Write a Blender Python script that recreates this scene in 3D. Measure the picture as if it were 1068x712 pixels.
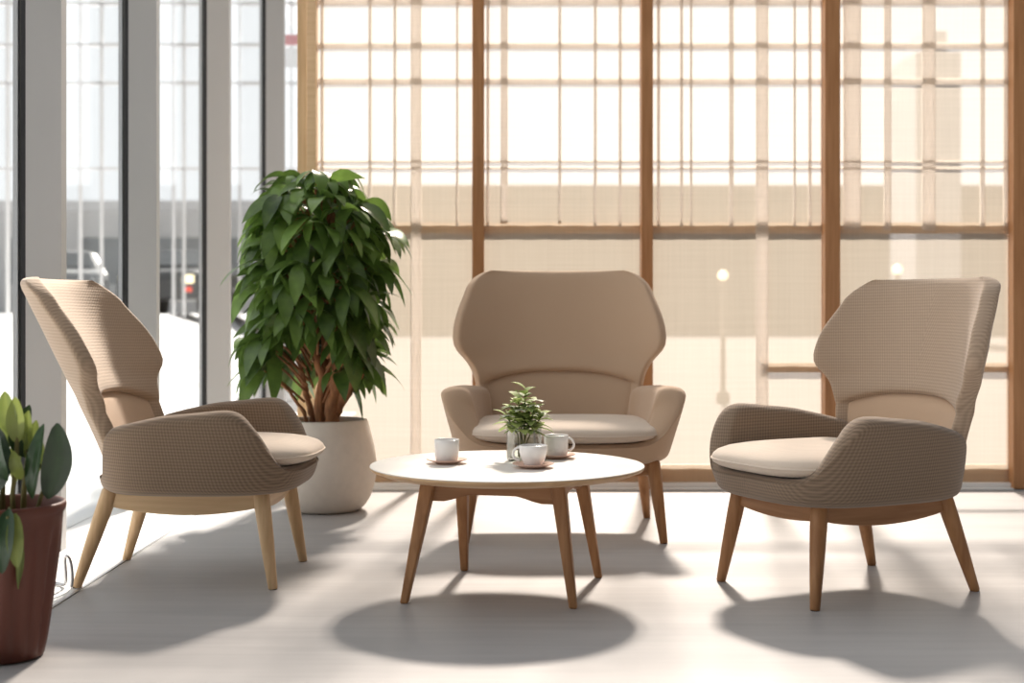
import bpy, bmesh, math, random
from mathutils import Vector, Matrix, noise as mnoise
random.seed(7)
for o in list(bpy.data.objects): bpy.data.objects.remove(o)
sc = bpy.context.scene
C = sc.collection
PI = math.pi
# ------------------------------------------------------------------ camera
F = 1383.0; CAMZ = 0.90; CX = 534.0; HY = 326.0
cam_d = bpy.data.cameras.new('camera'); cam = bpy.data.objects.new('camera', cam_d); C.objects.link(cam)
cam.location = (0, 0, CAMZ); cam.rotation_euler = (PI/2, 0, 0)
cam_d.sensor_width = 36; cam_d.lens = F/1068*36; cam_d.shift_y = -(356-HY)/1068
cam_d.dof.use_dof = True; cam_d.dof.focus_distance = 4.5; cam_d.dof.aperture_fstop = 2.3
cam_d.clip_end = 400
sc.camera = cam
# ------------------------------------------------------------------ light
sc.view_settings.view_transform = 'Standard'; sc.view_settings.look = 'None'
sc.view_settings.exposure = 0.0; sc.view_settings.gamma = 1.0; sc.view_settings.use_curve_mapping = False
SUN_ELEV = math.radians(38); SUN_AZ = math.radians(7); SUN_STRENGTH = 12.8
sd = bpy.data.lights.new('sun', 'SUN'); sun = bpy.data.objects.new('sun', sd); C.objects.link(sun)
sd.energy = SUN_STRENGTH; sd.angle = math.radians(5.0); sd.color = (1.0, 0.93, 0.84)
sdir = Vector((-math.sin(SUN_AZ)*math.cos(SUN_ELEV), -math.cos(SUN_AZ)*math.cos(SUN_ELEV), -math.sin(SUN_ELEV)))
sun.rotation_euler = sdir.to_track_quat('-Z', 'Y').to_euler(); sun.location = (2, 12, 8)
SKY_FRONT = 1.30; SKY_BACK = 0.08
w = bpy.data.worlds.new('sky'); sc.world = w; w.use_nodes = True
nt = w.node_tree; nt.nodes.clear()
wo = nt.nodes.new('ShaderNodeOutputWorld'); bg = nt.nodes.new('ShaderNodeBackground')
tc = nt.nodes.new('ShaderNodeTexCoord'); sx = nt.nodes.new('ShaderNodeVectorMath'); sx.operation = 'DOT_PRODUCT'; sx.inputs[1].default_value = (-.75, .66, .0)   # daylight comes from the glazed front and left
mr = nt.nodes.new('ShaderNodeMapRange'); mr.inputs[1].default_value = -0.65; mr.inputs[2].default_value = 0.5
mr.inputs[3].default_value = SKY_BACK; mr.inputs[4].default_value = SKY_FRONT
nt.links.new(tc.outputs['Generated'], sx.inputs[0]); nt.links.new(sx.outputs['Value'], mr.inputs[0])
nt.links.new(mr.outputs[0], bg.inputs['Strength']); bg.inputs['Color'].default_value = (0.97, 0.985, 1.0, 1)
nt.links.new(bg.outputs[0], wo.inputs[0])

def wx(px, d): return (px-CX)/F*d
def wz(py, d): return CAMZ-(py-HY)/F*d
def ground_d(py, z=0.0): return (CAMZ-z)*F/(py-HY)

# ------------------------------------------------------------------ materials
def s2l(c):
    return tuple((v/255/12.92 if v/255 <= .04045 else ((v/255+.055)/1.055)**2.4) for v in c)
def N(nt, t, **kw):
    n = nt.nodes.new(t)
    for k, v in kw.items(): setattr(n, k, v)
    return n
def base(name, col, rough=.6, spec=.5, metal=0.0):
    m = bpy.data.materials.new(name); m.use_nodes = True
    b = m.node_tree.nodes['Principled BSDF']
    b.inputs['Base Color'].default_value = (*col, 1); b.inputs['Roughness'].default_value = rough
    b.inputs['Specular IOR Level'].default_value = spec; b.inputs['Metallic'].default_value = metal
    return m, m.node_tree, b
def noisy(name, col, rough=.6, amt=.12, scale=(8, 8, 8), spec=.5, bump=0.0, detail=4, metal=0.0):
    m, t, b = base(name, col, rough, spec, metal)
    co = N(t, 'ShaderNodeTexCoord'); mp = N(t, 'ShaderNodeMapping'); mp.inputs['Scale'].default_value = scale
    nz = N(t, 'ShaderNodeTexNoise'); nz.inputs['Scale'].default_value = 1; nz.inputs['Detail'].default_value = detail
    cr = N(t, 'ShaderNodeValToRGB')
    cr.color_ramp.elements[0].position = .3; cr.color_ramp.elements[1].position = .7
    cr.color_ramp.elements[0].color = (*[c*(1-amt) for c in col], 1); cr.color_ramp.elements[1].color = (*[min(1, c*(1+amt)) for c in col], 1)
    t.links.new(co.outputs['Object'], mp.inputs[0]); t.links.new(mp.outputs[0], nz.inputs['Vector'])
    t.links.new(nz.outputs['Fac'], cr.inputs[0]); t.links.new(cr.outputs[0], b.inputs['Base Color'])
    if bump:
        bp = N(t, 'ShaderNodeBump'); bp.inputs['Strength'].default_value = bump; bp.inputs['Distance'].default_value = .01
        t.links.new(nz.outputs['Fac'], bp.inputs['Height']); t.links.new(bp.outputs[0], b.inputs['Normal'])
    return m
def wood(name, c1, c2, axis='Z', rough=.45):
    m, t, b = base(name, c1, rough, .4)
    co = N(t, 'ShaderNodeTexCoord'); mp = N(t, 'ShaderNodeMapping')
    sc_ = {'X': (3, 45, 45), 'Y': (45, 3, 45), 'Z': (45, 45, 3)}[axis]; mp.inputs['Scale'].default_value = sc_
    nz = N(t, 'ShaderNodeTexNoise'); nz.inputs['Scale'].default_value = 1; nz.inputs['Detail'].default_value = 5
    cr = N(t, 'ShaderNodeValToRGB'); cr.color_ramp.elements[0].position = .35; cr.color_ramp.elements[1].position = .68
    cr.color_ramp.elements[0].color = (*c1, 1); cr.color_ramp.elements[1].color = (*c2, 1)
    t.links.new(co.outputs['Object'], mp.inputs[0]); t.links.new(mp.outputs[0], nz.inputs['Vector'])
    t.links.new(nz.outputs['Fac'], cr.inputs[0]); t.links.new(cr.outputs[0], b.inputs['Base Color'])
    return m
def fabric(name, col, dots=.16, pitch=.0105):
    """upholstery knit: rows of small dots plus a fine weave"""
    m, t, b = base(name, col, .92, .15)
    b.inputs['Sheen Weight'].default_value = .25; b.inputs['Sheen Roughness'].default_value = .5
    co = N(t, 'ShaderNodeTexCoord')
    sx_ = N(t, 'ShaderNodeSeparateXYZ'); cb = N(t, 'ShaderNodeCombineXYZ'); ab = N(t, 'ShaderNodeMath', operation='ABSOLUTE')
    t.links.new(co.outputs['Object'], sx_.inputs[0]); t.links.new(sx_.outputs[0], ab.inputs[0]); t.links.new(ab.outputs[0], cb.inputs[0]); t.links.new(sx_.outputs[1], cb.inputs[1]); t.links.new(sx_.outputs[2], cb.inputs[2])
    def wave(vec):
        d = N(t, 'ShaderNodeVectorMath', operation='DOT_PRODUCT'); d.inputs[1].default_value = vec
        t.links.new(cb.outputs[0], d.inputs[0])
        mu = N(t, 'ShaderNodeMath', operation='MULTIPLY'); mu.inputs[1].default_value = 2*PI/pitch
        t.links.new(d.outputs['Value'], mu.inputs[0])
        s = N(t, 'ShaderNodeMath', operation='SINE'); t.links.new(mu.outputs[0], s.inputs[0]); return s
    a = wave((.58, -.58, .57)); c = wave((.56, -.56, -.61))
    mu = N(t, 'ShaderNodeMath', operation='MULTIPLY'); t.links.new(a.outputs[0], mu.inputs[0]); t.links.new(c.outputs[0], mu.inputs[1])
    nz = N(t, 'ShaderNodeTexNoise'); nz.inputs['Scale'].default_value = 260; nz.inputs['Detail'].default_value = 2
    t.links.new(co.outputs['Object'], nz.inputs['Vector'])
    ad = N(t, 'ShaderNodeMath', operation='MULTIPLY_ADD'); ad.inputs[1].default_value = .8; t.links.new(nz.outputs['Fac'], ad.inputs[0]); t.links.new(mu.outputs[0], ad.inputs[2])
    rm = N(t, 'ShaderNodeMapRange'); rm.inputs[1].default_value = -.6; rm.inputs[2].default_value = 1.4
    t.links.new(ad.outputs[0], rm.inputs[0])
    cr = N(t, 'ShaderNodeValToRGB'); cr.color_ramp.elements[0].color = (*[v*(1-dots) for v in col], 1); cr.color_ramp.elements[1].color = (*[v*(1+dots) for v in col], 1)
    t.links.new(rm.outputs[0], cr.inputs[0]); t.links.new(cr.outputs[0], b.inputs['Base Color'])
    bp = N(t, 'ShaderNodeBump'); bp.inputs['Strength'].default_value = .25; bp.inputs['Distance'].default_value = .003
    t.links.new(rm.outputs[0], bp.inputs['Height']); t.links.new(bp.outputs[0], b.inputs['Normal'])
    return m
def glass_thin(name, tint=(1, 1, 1), refl=.06, rough=.0, fac=.22):
    m = bpy.data.materials.new(name); m.use_nodes = True; t = m.node_tree; t.nodes.clear()
    o = N(t, 'ShaderNodeOutputMaterial'); tr = N(t, 'ShaderNodeBsdfTransparent'); gl = N(t, 'ShaderNodeBsdfGlossy')
    tr.inputs[0].default_value = (*tint, 1); gl.inputs['Roughness'].default_value = rough
    fr = N(t, 'ShaderNodeFresnel'); fr.inputs['IOR'].default_value = 1.35
    mu = N(t, 'ShaderNodeMath', operation='MULTIPLY_ADD'); mu.inputs[1].default_value = fac; mu.inputs[2].default_value = refl*.2
    mx = N(t, 'ShaderNodeMixShader'); t.links.new(fr.outputs[0], mu.inputs[0]); t.links.new(mu.outputs[0], mx.inputs[0])
    t.links.new(tr.outputs[0], mx.inputs[1]); t.links.new(gl.outputs[0], mx.inputs[2]); t.links.new(mx.outputs[0], o.inputs[0])
    return m
def sheer(name, tint, trans, wt):
    """sheer blind cloth: partly see-through, partly glowing with the daylight behind it"""
    m = bpy.data.materials.new(name); m.use_nodes = True; t = m.node_tree; t.nodes.clear()
    o = N(t, 'ShaderNodeOutputMaterial'); tr = N(t, 'ShaderNodeBsdfTransparent'); tl = N(t, 'ShaderNodeBsdfTranslucent'); df = N(t, 'ShaderNodeBsdfDiffuse')
    tr.inputs[0].default_value = (*tint, 1); tl.inputs[0].default_value = (*trans, 1); df.inputs[0].default_value = (*trans, 1)
    co = N(t, 'ShaderNodeTexCoord'); mp = N(t, 'ShaderNodeMapping'); mp.inputs['Scale'].default_value = (90, 1, 2.0)
    mp2 = N(t, 'ShaderNodeMapping'); mp2.inputs['Scale'].default_value = (2.0, 1, 90)
    n1 = N(t, 'ShaderNodeTexNoise'); n2 = N(t, 'ShaderNodeTexNoise')
    for n in (n1, n2): n.inputs['Scale'].default_value = 1; n.inputs['Detail'].default_value = 3
    t.links.new(co.outputs['Object'], mp.inputs[0]); t.links.new(co.outputs['Object'], mp2.inputs[0])
    t.links.new(mp.outputs[0], n1.inputs['Vector']); t.links.new(mp2.outputs[0], n2.inputs['Vector'])
    ad = N(t, 'ShaderNodeMath', operation='ADD'); t.links.new(n1.outputs['Fac'], ad.inputs[0]); t.links.new(n2.outputs['Fac'], ad.inputs[1])
    mr = N(t, 'ShaderNodeMapRange'); mr.inputs[1].default_value = .6; mr.inputs[2].default_value = 1.4; mr.inputs[3].default_value = wt-.03; mr.inputs[4].default_value = wt+.03
    t.links.new(ad.outputs[0], mr.inputs[0])
    m1 = N(t, 'ShaderNodeMixShader'); m1.inputs[0].default_value = .45
    t.links.new(tl.outputs[0], m1.inputs[1]); t.links.new(df.outputs[0], m1.inputs[2])
    mx = N(t, 'ShaderNodeMixShader'); t.links.new(mr.outputs[0], mx.inputs[0]); t.links.new(tr.outputs[0], mx.inputs[1]); t.links.new(m1.outputs[0], mx.inputs[2])
    t.links.new(mx.outputs[0], o.inputs[0]); return m
def leafmat(name, c1, c2, trans=.3, rough=.35):
    m, t, b = base(name, c1, rough, .5)
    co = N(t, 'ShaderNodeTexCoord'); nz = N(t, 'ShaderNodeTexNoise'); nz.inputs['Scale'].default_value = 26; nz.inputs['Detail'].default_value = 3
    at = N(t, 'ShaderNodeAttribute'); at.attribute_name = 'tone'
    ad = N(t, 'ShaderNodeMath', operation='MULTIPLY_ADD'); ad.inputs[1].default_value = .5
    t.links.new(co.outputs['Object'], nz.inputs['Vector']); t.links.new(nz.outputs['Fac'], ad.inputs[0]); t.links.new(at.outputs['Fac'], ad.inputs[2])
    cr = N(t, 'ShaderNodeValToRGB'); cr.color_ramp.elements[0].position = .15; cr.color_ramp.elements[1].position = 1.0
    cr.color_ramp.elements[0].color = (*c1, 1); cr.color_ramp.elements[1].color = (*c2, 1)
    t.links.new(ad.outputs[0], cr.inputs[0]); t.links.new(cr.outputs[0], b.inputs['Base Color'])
    tl = N(t, 'ShaderNodeBsdfTranslucent'); t.links.new(cr.outputs[0], tl.inputs[0])
    mx = N(t, 'ShaderNodeMixShader'); mx.inputs[0].default_value = trans
    out = t.nodes['Material Output']; t.links.new(b.outputs[0], mx.inputs[1]); t.links.new(tl.outputs[0], mx.inputs[2]); t.links.new(mx.outputs[0], out.inputs[0])
    return m
def emit(name, col, s):
    m = bpy.data.materials.new(name); m.use_nodes = True; b = m.node_tree.nodes['Principled BSDF']
    b.inputs['Base Color'].default_value = (*col, 1); b.inputs['Emission Color'].default_value = (*col, 1); b.inputs['Emission Strength'].default_value = s; return m

TAUPE_SHADED = (.255, .182, .126)
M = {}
M['fab'] = fabric('taupe knit', TAUPE_SHADED, .28, .0125)  # single chairs' tub: shade on the sides put into the knit colour
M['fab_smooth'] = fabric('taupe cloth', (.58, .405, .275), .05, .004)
M['fab_back'] = fabric('taupe back knit', (.44, .325, .235), .17, .0125)  # same upholstery on the backs, paler with window light put into the colour
M['fab_seat'] = fabric('pale taupe seat cloth', (.76, .635, .52), .04, .004)  # sunlight on the cushions put into a lighter cloth colour
M['wood'] = wood('oak', s2l((152, 105, 66)), s2l((182, 134, 90)))
M['wood_h'] = wood('oak rail', s2l((150, 103, 64)), s2l((176, 128, 86)), 'X')
M['wood_pale'] = wood('pale beech', s2l((196, 162, 120)), s2l((222, 190, 150)))  # left chair: same wood, light from the glazing put into its colour
M['wood_pale_y'] = wood('pale beech side rail', s2l((204, 172, 132)), s2l((222, 192, 152)), 'Y')
M['wood_y'] = wood('oak side rail', s2l((150, 103, 64)), s2l((176, 128, 86)), 'Y')
M['wood_pale_h'] = wood('pale beech rail', s2l((200, 166, 126)), s2l((226, 196, 156)), 'X')
M['post'] = wood('honey wood post', s2l((166, 118, 78)), s2l((184, 136, 94)))
M['post_pale'] = wood('pale wood post', s2l((205, 170, 128)), s2l((222, 190, 150)))
M['rail'] = wood('tan rail', s2l((216, 182, 142)), s2l((228, 196, 158)), 'X')
M['lattice'] = noisy('pale steel lattice', s2l((236, 226, 212)), .6, .03, (3, 3, 3))
M['lattice_glow'] = leafmat('pale translucent lattice', (.84, .81, .78), (.87, .84, .81), .60, .7)
M['sheer'] = sheer('sheer cream cloth', (.95, .90, .865), (.59, .515, .42), .49)
M['grey'] = noisy('grey aluminium', s2l((168, 167, 166)), .5, .03, (4, 4, 1), metal=.0)
M['grey2'] = noisy('pale aluminium', s2l((190, 192, 195)), .45, .03, (4, 4, 1))
M['black'] = noisy('black rubber', (.02, .02, .022), .7, .1)
M['white'] = noisy('white enamel', s2l((232, 231, 229)), .4, .02, (3, 3, 3))
M['steel'] = noisy('brushed steel', s2l((180, 180, 182)), .3, .05, (60, 2, 60), metal=.8)
M['glass'] = glass_thin('window glass', (.96, .97, .97))
M['vase_glass'] = glass_thin('vase glass', (.975, .985, .97), .15, .0, .7)
M['water'] = glass_thin('water', (.97, .98, .955), .0)
M['table_top'] = noisy('white laminate', s2l((238, 234, 228)), .35, .015, (5, 5, 5))
M['ply'] = wood('ply edge', s2l((196, 158, 118)), s2l((216, 182, 142)), 'X')
M['china'] = noisy('white china', s2l((246, 243, 240)), .2, .01, (5, 5, 5))
M['saucer'] = noisy('blush china', s2l((226, 190, 172)), .3, .04, (9, 9, 9))
M['pot'] = noisy('warm white planter', s2l((216, 207, 196)), .75, .03, (30, 30, 30), bump=.08)
M['terra'] = noisy('terracotta', s2l((98, 50, 35)), .5, .16, (9, 9, 2.5), bump=.1)
M['soil'] = noisy('soil', (.03, .02, .014), .95, .4, (60, 60, 60), bump=.6)
M['bark'] = noisy('orange brown bark', s2l((152, 104, 70)), .85, .4, (40, 40, 14), bump=.6)
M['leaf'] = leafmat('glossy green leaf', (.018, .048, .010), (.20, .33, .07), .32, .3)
M['leaf_dark'] = leafmat('dark leaf', (.008, .022, .010), (.03, .07, .024), .08, .3)
M['leaf_lime'] = leafmat('lime leaf', (.09, .14, .03), (.30, .36, .09), .3)
M['leaf_sprig'] = leafmat('sprig leaf', (.10, .17, .035), (.46, .55, .20), .4, .6)
M['petal'] = leafmat('pale bloom', (.55, .58, .42), (.85, .86, .72), .3, .6)
M['stem'] = noisy('green brown stem', s2l((110, 104, 58)), .7, .25, (20, 20, 6))
M['snow'] = noisy('snow', (.80, .80, .81), .9, .06, (.35, 2.2, 1))
M['concrete'] = noisy('pale forecourt', (.082, .076, .078), .9, .14, (.4, .9, 1))
M['facade'] = noisy('pale render', (.74, .74, .74), .8, .04, (.3, .3, .3))
M['tanwall'] = noisy('tan cladding', (.22, .175, .135), .8, .05, (.2, .2, 1.5))
M['frame_out'] = noisy('grey frame', (.9, .9, .91), .6, .03, (1, 1, 1))
M['winglass'] = noisy('dull window', (.36, .38, .39), .25, .15, (.5, .5, .5))
M['carpaint'] = noisy('dark grey paint', (.09, .095, .10), .3, .05, (2, 2, 2))
M['carpale'] = noisy('silver paint', (.42, .43, .44), .3, .05, (2, 2, 2))
M['tyre'] = noisy('tyre', (.02, .02, .02), .85, .1)
M['lamp_on'] = emit('lit lamp', (1.0, .86, .55), 2.0)
M['red_on'] = emit('lit red lamp', (.9, .10, .06), 1.0)
M['redsign'] = noisy('red board', s2l((196, 60, 60)), .5, .05, (2, 2, 2))
M['twig'] = noisy('dark twig', (.10, .085, .07), .9, .2, (10, 10, 10))

def floor_mat():
    m, t, b = base('grey streaked floor', (.4, .4, .4), .5, .22)
    co = N(t, 'ShaderNodeTexCoord')
    def nz(scale, det, rot=0):
        mp = N(t, 'ShaderNodeMapping'); mp.inputs['Scale'].default_value = scale; mp.inputs['Rotation'].default_value = (0, 0, rot)
        n = N(t, 'ShaderNodeTexNoise'); n.inputs['Scale'].default_value = 1; n.inputs['Detail'].default_value = det; n.inputs['Roughness'].default_value = .6
        t.links.new(co.outputs['Object'], mp.inputs[0]); t.links.new(mp.outputs[0], n.inputs['Vector']); return n
    a = nz((1.6, 26, 1), 6); c = nz((.7, 1.6, 1), 3)
    ad = N(t, 'ShaderNodeMath', operation='ADD'); t.links.new(a.outputs['Fac'], ad.inputs[0]); t.links.new(c.outputs['Fac'], ad.inputs[1])
    rm = N(t, 'ShaderNodeMapRange'); rm.inputs[1].default_value = .65; rm.inputs[2].default_value = 1.35; t.links.new(ad.outputs[0], rm.inputs[0])
    cr = N(t, 'ShaderNodeValToRGB'); cr.color_ramp.elements[0].color = (.335, .325, .325, 1); cr.color_ramp.elements[1].color = (.46, .445, .435, 1)
    t.links.new(rm.outputs[0], cr.inputs[0]); t.links.new(cr.outputs[0], b.inputs['Base Color'])
    r2 = N(t, 'ShaderNodeMapRange'); r2.inputs[3].default_value = .38; r2.inputs[4].default_value = .58
    t.links.new(a.outputs['Fac'], r2.inputs[0]); t.links.new(r2.outputs[0], b.inputs['Roughness'])
    return m
M['floor'] = floor_mat()

# ------------------------------------------------------------------ mesh helpers
def new_obj(name, bm, mat, parent=None, smooth=True, sub=0, bevel=0.0, angle=None):
    bmesh.ops.recalc_face_normals(bm, faces=bm.faces)
    me = bpy.data.meshes.new(name); bm.to_mesh(me); bm.free()
    mats = mat if isinstance(mat, (list, tuple)) else [mat]
    for mm in mats: me.materials.append(mm)
    for p in me.polygons: p.use_smooth = smooth
    o = bpy.data.objects.new(name, me); C.objects.link(o)
    if parent: o.parent = parent
    if bevel:
        b = o.modifiers.new('bevel', 'BEVEL'); b.width = bevel; b.segments = 3; b.limit_method = 'ANGLE'; b.angle_limit = math.radians(40)
    if sub:
        s = o.modifiers.new('sub', 'SUBSURF'); s.levels = sub; s.render_levels = sub
    if angle is not None:
        me.set_sharp_from_angle(angle=math.radians(angle))
    return o
def box(bm, x0, x1, y0, y1, z0, z1, mi=0):
    v = [bm.verts.new(p) for p in ((x0,y0,z0),(x1,y0,z0),(x1,y1,z0),(x0,y1,z0),(x0,y0,z1),(x1,y0,z1),(x1,y1,z1),(x0,y1,z1))]
    for f in ((0,3,2,1),(4,5,6,7),(0,1,5,4),(1,2,6,5),(2,3,7,6),(3,0,4,7)):
        q = bm.faces.new([v[i] for i in f]); q.material_index = mi
def lathe(bm, prof, n=48, cx=0, cy=0, rib=None, mi=0):
    rings = []
    for (r, z) in prof:
        if r < 1e-5: rings.append([bm.verts.new((cx, cy, z))]); continue
        ring = []
        for i in range(n):
            a = 2*PI*i/n; rr = r*(rib(a, z) if rib else 1)
            ring.append(bm.verts.new((cx+rr*math.cos(a), cy+rr*math.sin(a), z)))
        rings.append(ring)
    for a, b in zip(rings, rings[1:]):
        if len(a) == 1 and len(b) == 1: continue
        for i in range(n):
            j = (i+1) % n
            if len(a) == 1: f = bm.faces.new((a[0], b[i], b[j]))
            elif len(b) == 1: f = bm.faces.new((a[i], a[j], b[0]))
            else: f = bm.faces.new((a[i], a[j], b[j], b[i]))
            f.material_index = mi
def tube(bm, pts, radii, n=10, cap=True):
    pts = [Vector(p) for p in pts]
    if not isinstance(radii, (list, tuple)): radii = [radii]*len(pts)
    rings = []; up = Vector((.13, .21, .97))
    t0 = (pts[1]-pts[0]).normalized()
    if abs(t0.dot(up)) > .9: up = Vector((1, .1, 0))
    xa = t0.cross(up).normalized()
    for i, p in enumerate(pts):
        t = (pts[min(i+1, len(pts)-1)]-pts[max(i-1, 0)]).normalized()
        xa = (xa-t*xa.dot(t)).normalized(); ya = t.cross(xa)
        rings.append([bm.verts.new(p+(xa*math.cos(2*PI*k/n)+ya*math.sin(2*PI*k/n))*radii[i]) for k in range(n)])
    for a, b in zip(rings, rings[1:]):
        for k in range(n): bm.faces.new((a[k], a[(k+1) % n], b[(k+1) % n], b[k]))
    if cap: bm.faces.new(rings[0]); bm.faces.new(rings[-1][::-1])
def thing(name, label, cat, loc=(0, 0, 0), rz=0, group=None):
    o = bpy.data.objects.new(name, None); C.objects.link(o); o.empty_display_size = .1
    o.location = loc; o.rotation_euler = (0, 0, rz); o['label'] = label; o['category'] = cat
    if group: o['group'] = group
    return o
def tag(o, label, cat, group=None, kind=None):
    o['label'] = label; o['category'] = cat
    if group: o['group'] = group
    if kind: o['kind'] = kind
    return o
def struct(name, bm, mat, label=None, cat=None, **kw):
    o = new_obj(name, bm, mat, **kw); o['kind'] = 'structure'
    if label: o['label'] = label
    if cat: o['category'] = cat
    return o
def lerp(a, b, t): return a+(b-a)*t
def tab(pts, x):
    if x <= pts[0][0]: return pts[0][1]
    for (a, va), (b, vb) in zip(pts, pts[1:]):
        if x <= b: 
            t = (x-a)/(b-a); t = t*t*(3-2*t); return va+(vb-va)*t
    return pts[-1][1]
def lin(pts, x):
    if x <= pts[0][0]: return pts[0][1]
    for (a, va), (b, vb) in zip(pts, pts[1:]):
        if x <= b: return va+(vb-va)*(x-a)/(b-a)
    return pts[-1][1]

# ================================================================== THE SETTING
YS = 6.76            # plane of the sheer screens
XI = -1.70          # room side of the left mullions
XG = -1.85           # left glazing
bm = bmesh.new(); box(bm, -1.40, 5.0, -2.5, YS+.2, -.06, 0)
struct('floor', bm, M['floor'], 'grey floor with faint horizontal streaks', 'floor', smooth=False)
# white sill strip along the left glazing
bm = bmesh.new(); box(bm, XG-.05, -1.40, -2.5, 12.0, -.06, 0.0)
struct('trim_1', bm, M['white'], 'white metal strip along the left glazing', 'sill', smooth=False)
bm = bmesh.new(); box(bm, -1.408, -1.399, -2.5, 6.6, -.01, 0.004)
struct('trim_2', bm, M['steel'], 'thin steel edge between floor and white strip', 'trim', smooth=False)
# left glazing: panes and mullions
mull = [3.66, 5.00, 6.34, 7.97, 9.88]
for i, d in enumerate(mull):
    bm = bmesh.new()
    wdt = .06
    box(bm, XG+.016, XI, d, d+wdt, 0, 3.3, 0)                    # room side
    box(bm, XG-.002, XG+.018, d+.004, d+wdt-.004, 0, 3.3, 1)    # gasket
    box(bm, XG-.032, XG-.014, d, d+wdt, 0, 3.3, 2)              # outer cap
    box(bm, XG-.016, XG-.010, d+.008, d+wdt-.008, 0, 3.3, 1)
    struct('trim_%d' % (i+3), bm, [M['grey'], M['black'], M['grey2']], None, None, smooth=False)
bm = bmesh.new(); box(bm, XG-.010, XG-.002, -2.5, 12.0, 0, 3.3)
struct('window_1', bm, M['glass'], 'tall clear glazing on the left', 'window', smooth=False)
# screen wall: posts, rails, lattice, base
def px_s(p): return wx(p, YS)
posts = [(493, 505, 'post'), (668, 680, 'post'), (858, 874, 'post'), (1053, 1069, 'post')]
k = 8
bm = bmesh.new(); box(bm, px_s(311), px_s(321), YS-.03, YS+.06, 0, 3.3, 0); box(bm, px_s(321), px_s(330.5), YS-.045, YS+.06, 0, 3.3, 1)
struct('trim_%d' % k, bm, [M['post_pale'], M['rail']], None, None, smooth=False, bevel=.003); k += 1
for a, b, mt in posts:
    bm = bmesh.new(); box(bm, px_s(a), px_s(b), YS-.05, YS+.05, .0, 3.3)
    struct('trim_%d' % k, bm, M[mt], None, None, smooth=False, bevel=.004); k += 1
for (z0, z1, x0, x1, nm) in ((wz(243.5, YS+.05), wz(232, YS+.05), px_s(331), 4.2, 'rail'), (wz(503, YS+.05), wz(484, YS+.05), px_s(331), 4.2, 'rail'),
                         (wz(388, YS+.05), wz(378, YS+.05), px_s(795), 4.2, 'rail')):
    bm = bmesh.new(); box(bm, x0, x1, YS+.036, YS+.055, z0, z1)
    struct('trim_%d' % k, bm, M[nm], None, None, smooth=False); k += 1
bm = bmesh.new(); box(bm, px_s(311), 4.2, YS-.02, YS+.03, 0, wz(503, YS)); box(bm, px_s(311), 4.2, YS-.05, YS-.02, 0, .012)
struct('baseboard_back', bm, M['white'], 'low white base strip under the sheer panels', 'baseboard', smooth=False, bevel=.003)
# pale lattice window behind the cloth
YL = YS+.019
def px_l(p): return wx(p, YL)
bm = bmesh.new()
def vbar(p, wpx, y0, y1, dy=.014):
    box(bm, px_l(p-wpx/2), px_l(p+wpx/2), YL, YL+dy, wz(y1, YL), max(wz(y0, YL), 3.3 if y0 <= 0 else 0))
for p, wp, y0, y1 in ((336,4,0,236),(386,4,0,236),(412,4,0,236),(434,12,0,500),(477,3,0,236),(509,4,0,236),(526,8,0,230),(584,4,0,230),(621,4,0,236),(647,4,0,236),
        (687,4,0,236),(711,4,0,236),(721,3,0,236),(763,6,0,236),(795,14,0,500),(829,3,0,236),(845,4,0,236),(889,20,0,240),(926,8,0,240),(969,15,0,240),(1025,6,0,236),(1049,5,0,236),
        (1100,6,0,236),(1150,12,0,500),(1200,6,0,236),(1250,6,0,236)):
    vbar(p, wp*(.72 if wp < 7 else .9), y0, y1)
for y0, y1 in ((-6,5),(44.5,50.5),(81.5,88),(167.3,169.5),(174.5,176.5)):
    box(bm, px_l(326), 4.4, YL+.001, YL+.015, wz(y1, YL), wz(y0, YL))
box(bm, px_l(326), 4.4, YL+.001, YL+.015, 3.2, 3.3)
struct('window_2', bm, M['lattice_glow'], 'pale lattice window frame seen through the sheer panels', 'window', smooth=False)
# sheer cloth panels
panels = [(331, 494, 'leftmost sheer cream cloth panel, partly behind the tall potted plant'),
          (504, 669, 'sheer cream cloth panel straight behind the wide high-backed armchair'),
          (679, 859, 'sheer cream cloth panel between the wide armchair and the right armchair'),
          (873, 1054, 'rightmost full sheer cloth panel, behind the right armchair'),
          (1068, 1235, 'sheer cream cloth panel beyond the right-hand edge post')]
for a, b, lb in panels:
    bm = bmesh.new(); n = 24
    g = [[bm.verts.new((lerp(px_s(a), px_s(b), i/n), YS+.012+.002*math.sin(i*1.3+j*.4), lerp(wz(503.5, YS), 3.28, j/12))) for i in range(n+1)] for j in range(13)]
    for j in range(12):
        for i in range(n): bm.faces.new((g[j][i], g[j][i+1], g[j+1][i+1], g[j+1][i]))
    o = new_obj('sheer_panel', bm, M['sheer']); tag(o, lb, 'blind', 'sheer cloth panels along the back')

# outside ground: forecourt behind, snowy street rising to the left
def gz(x, y):
    # height of the street, measured from its kerb line
    t = max(0, min(1, (-2.1-x)/2.0)); t = t*t*(3-2*t)
    u = max(0, min(1, (y-6)/9)); return -.05+t*u*.93
bm = bmesh.new(); xs = [-60,-40,-25,-15,-10,-8,-6,-5,-4,-3.5,-3,-2.5,-2.1,-1.9]; ys = [-3,0,3,5,6,7,8,9,10,11,12,13,14,15,17,20,30,60,120]
ys = ys[:4]+[6, 7]+ys[6:]
g = [[bm.verts.new((x-max(0, y-7)*.15, y, gz(x, y))) for x in xs] for y in ys]
for j in range(len(ys)-1):
    for i in range(len(xs)-1): bm.faces.new((g[j][i], g[j][i+1], g[j+1][i+1], g[j+1][i]))
o = struct('ground', bm, M['snow'], 'snowy street outside the left glazing', 'ground')
bm = bmesh.new()
pl_ = [(-1.40, YS+.2), (60, YS+.2), (60, 120), (-1.9-113*.15, 120), (-1.9, 7.0)]
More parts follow.
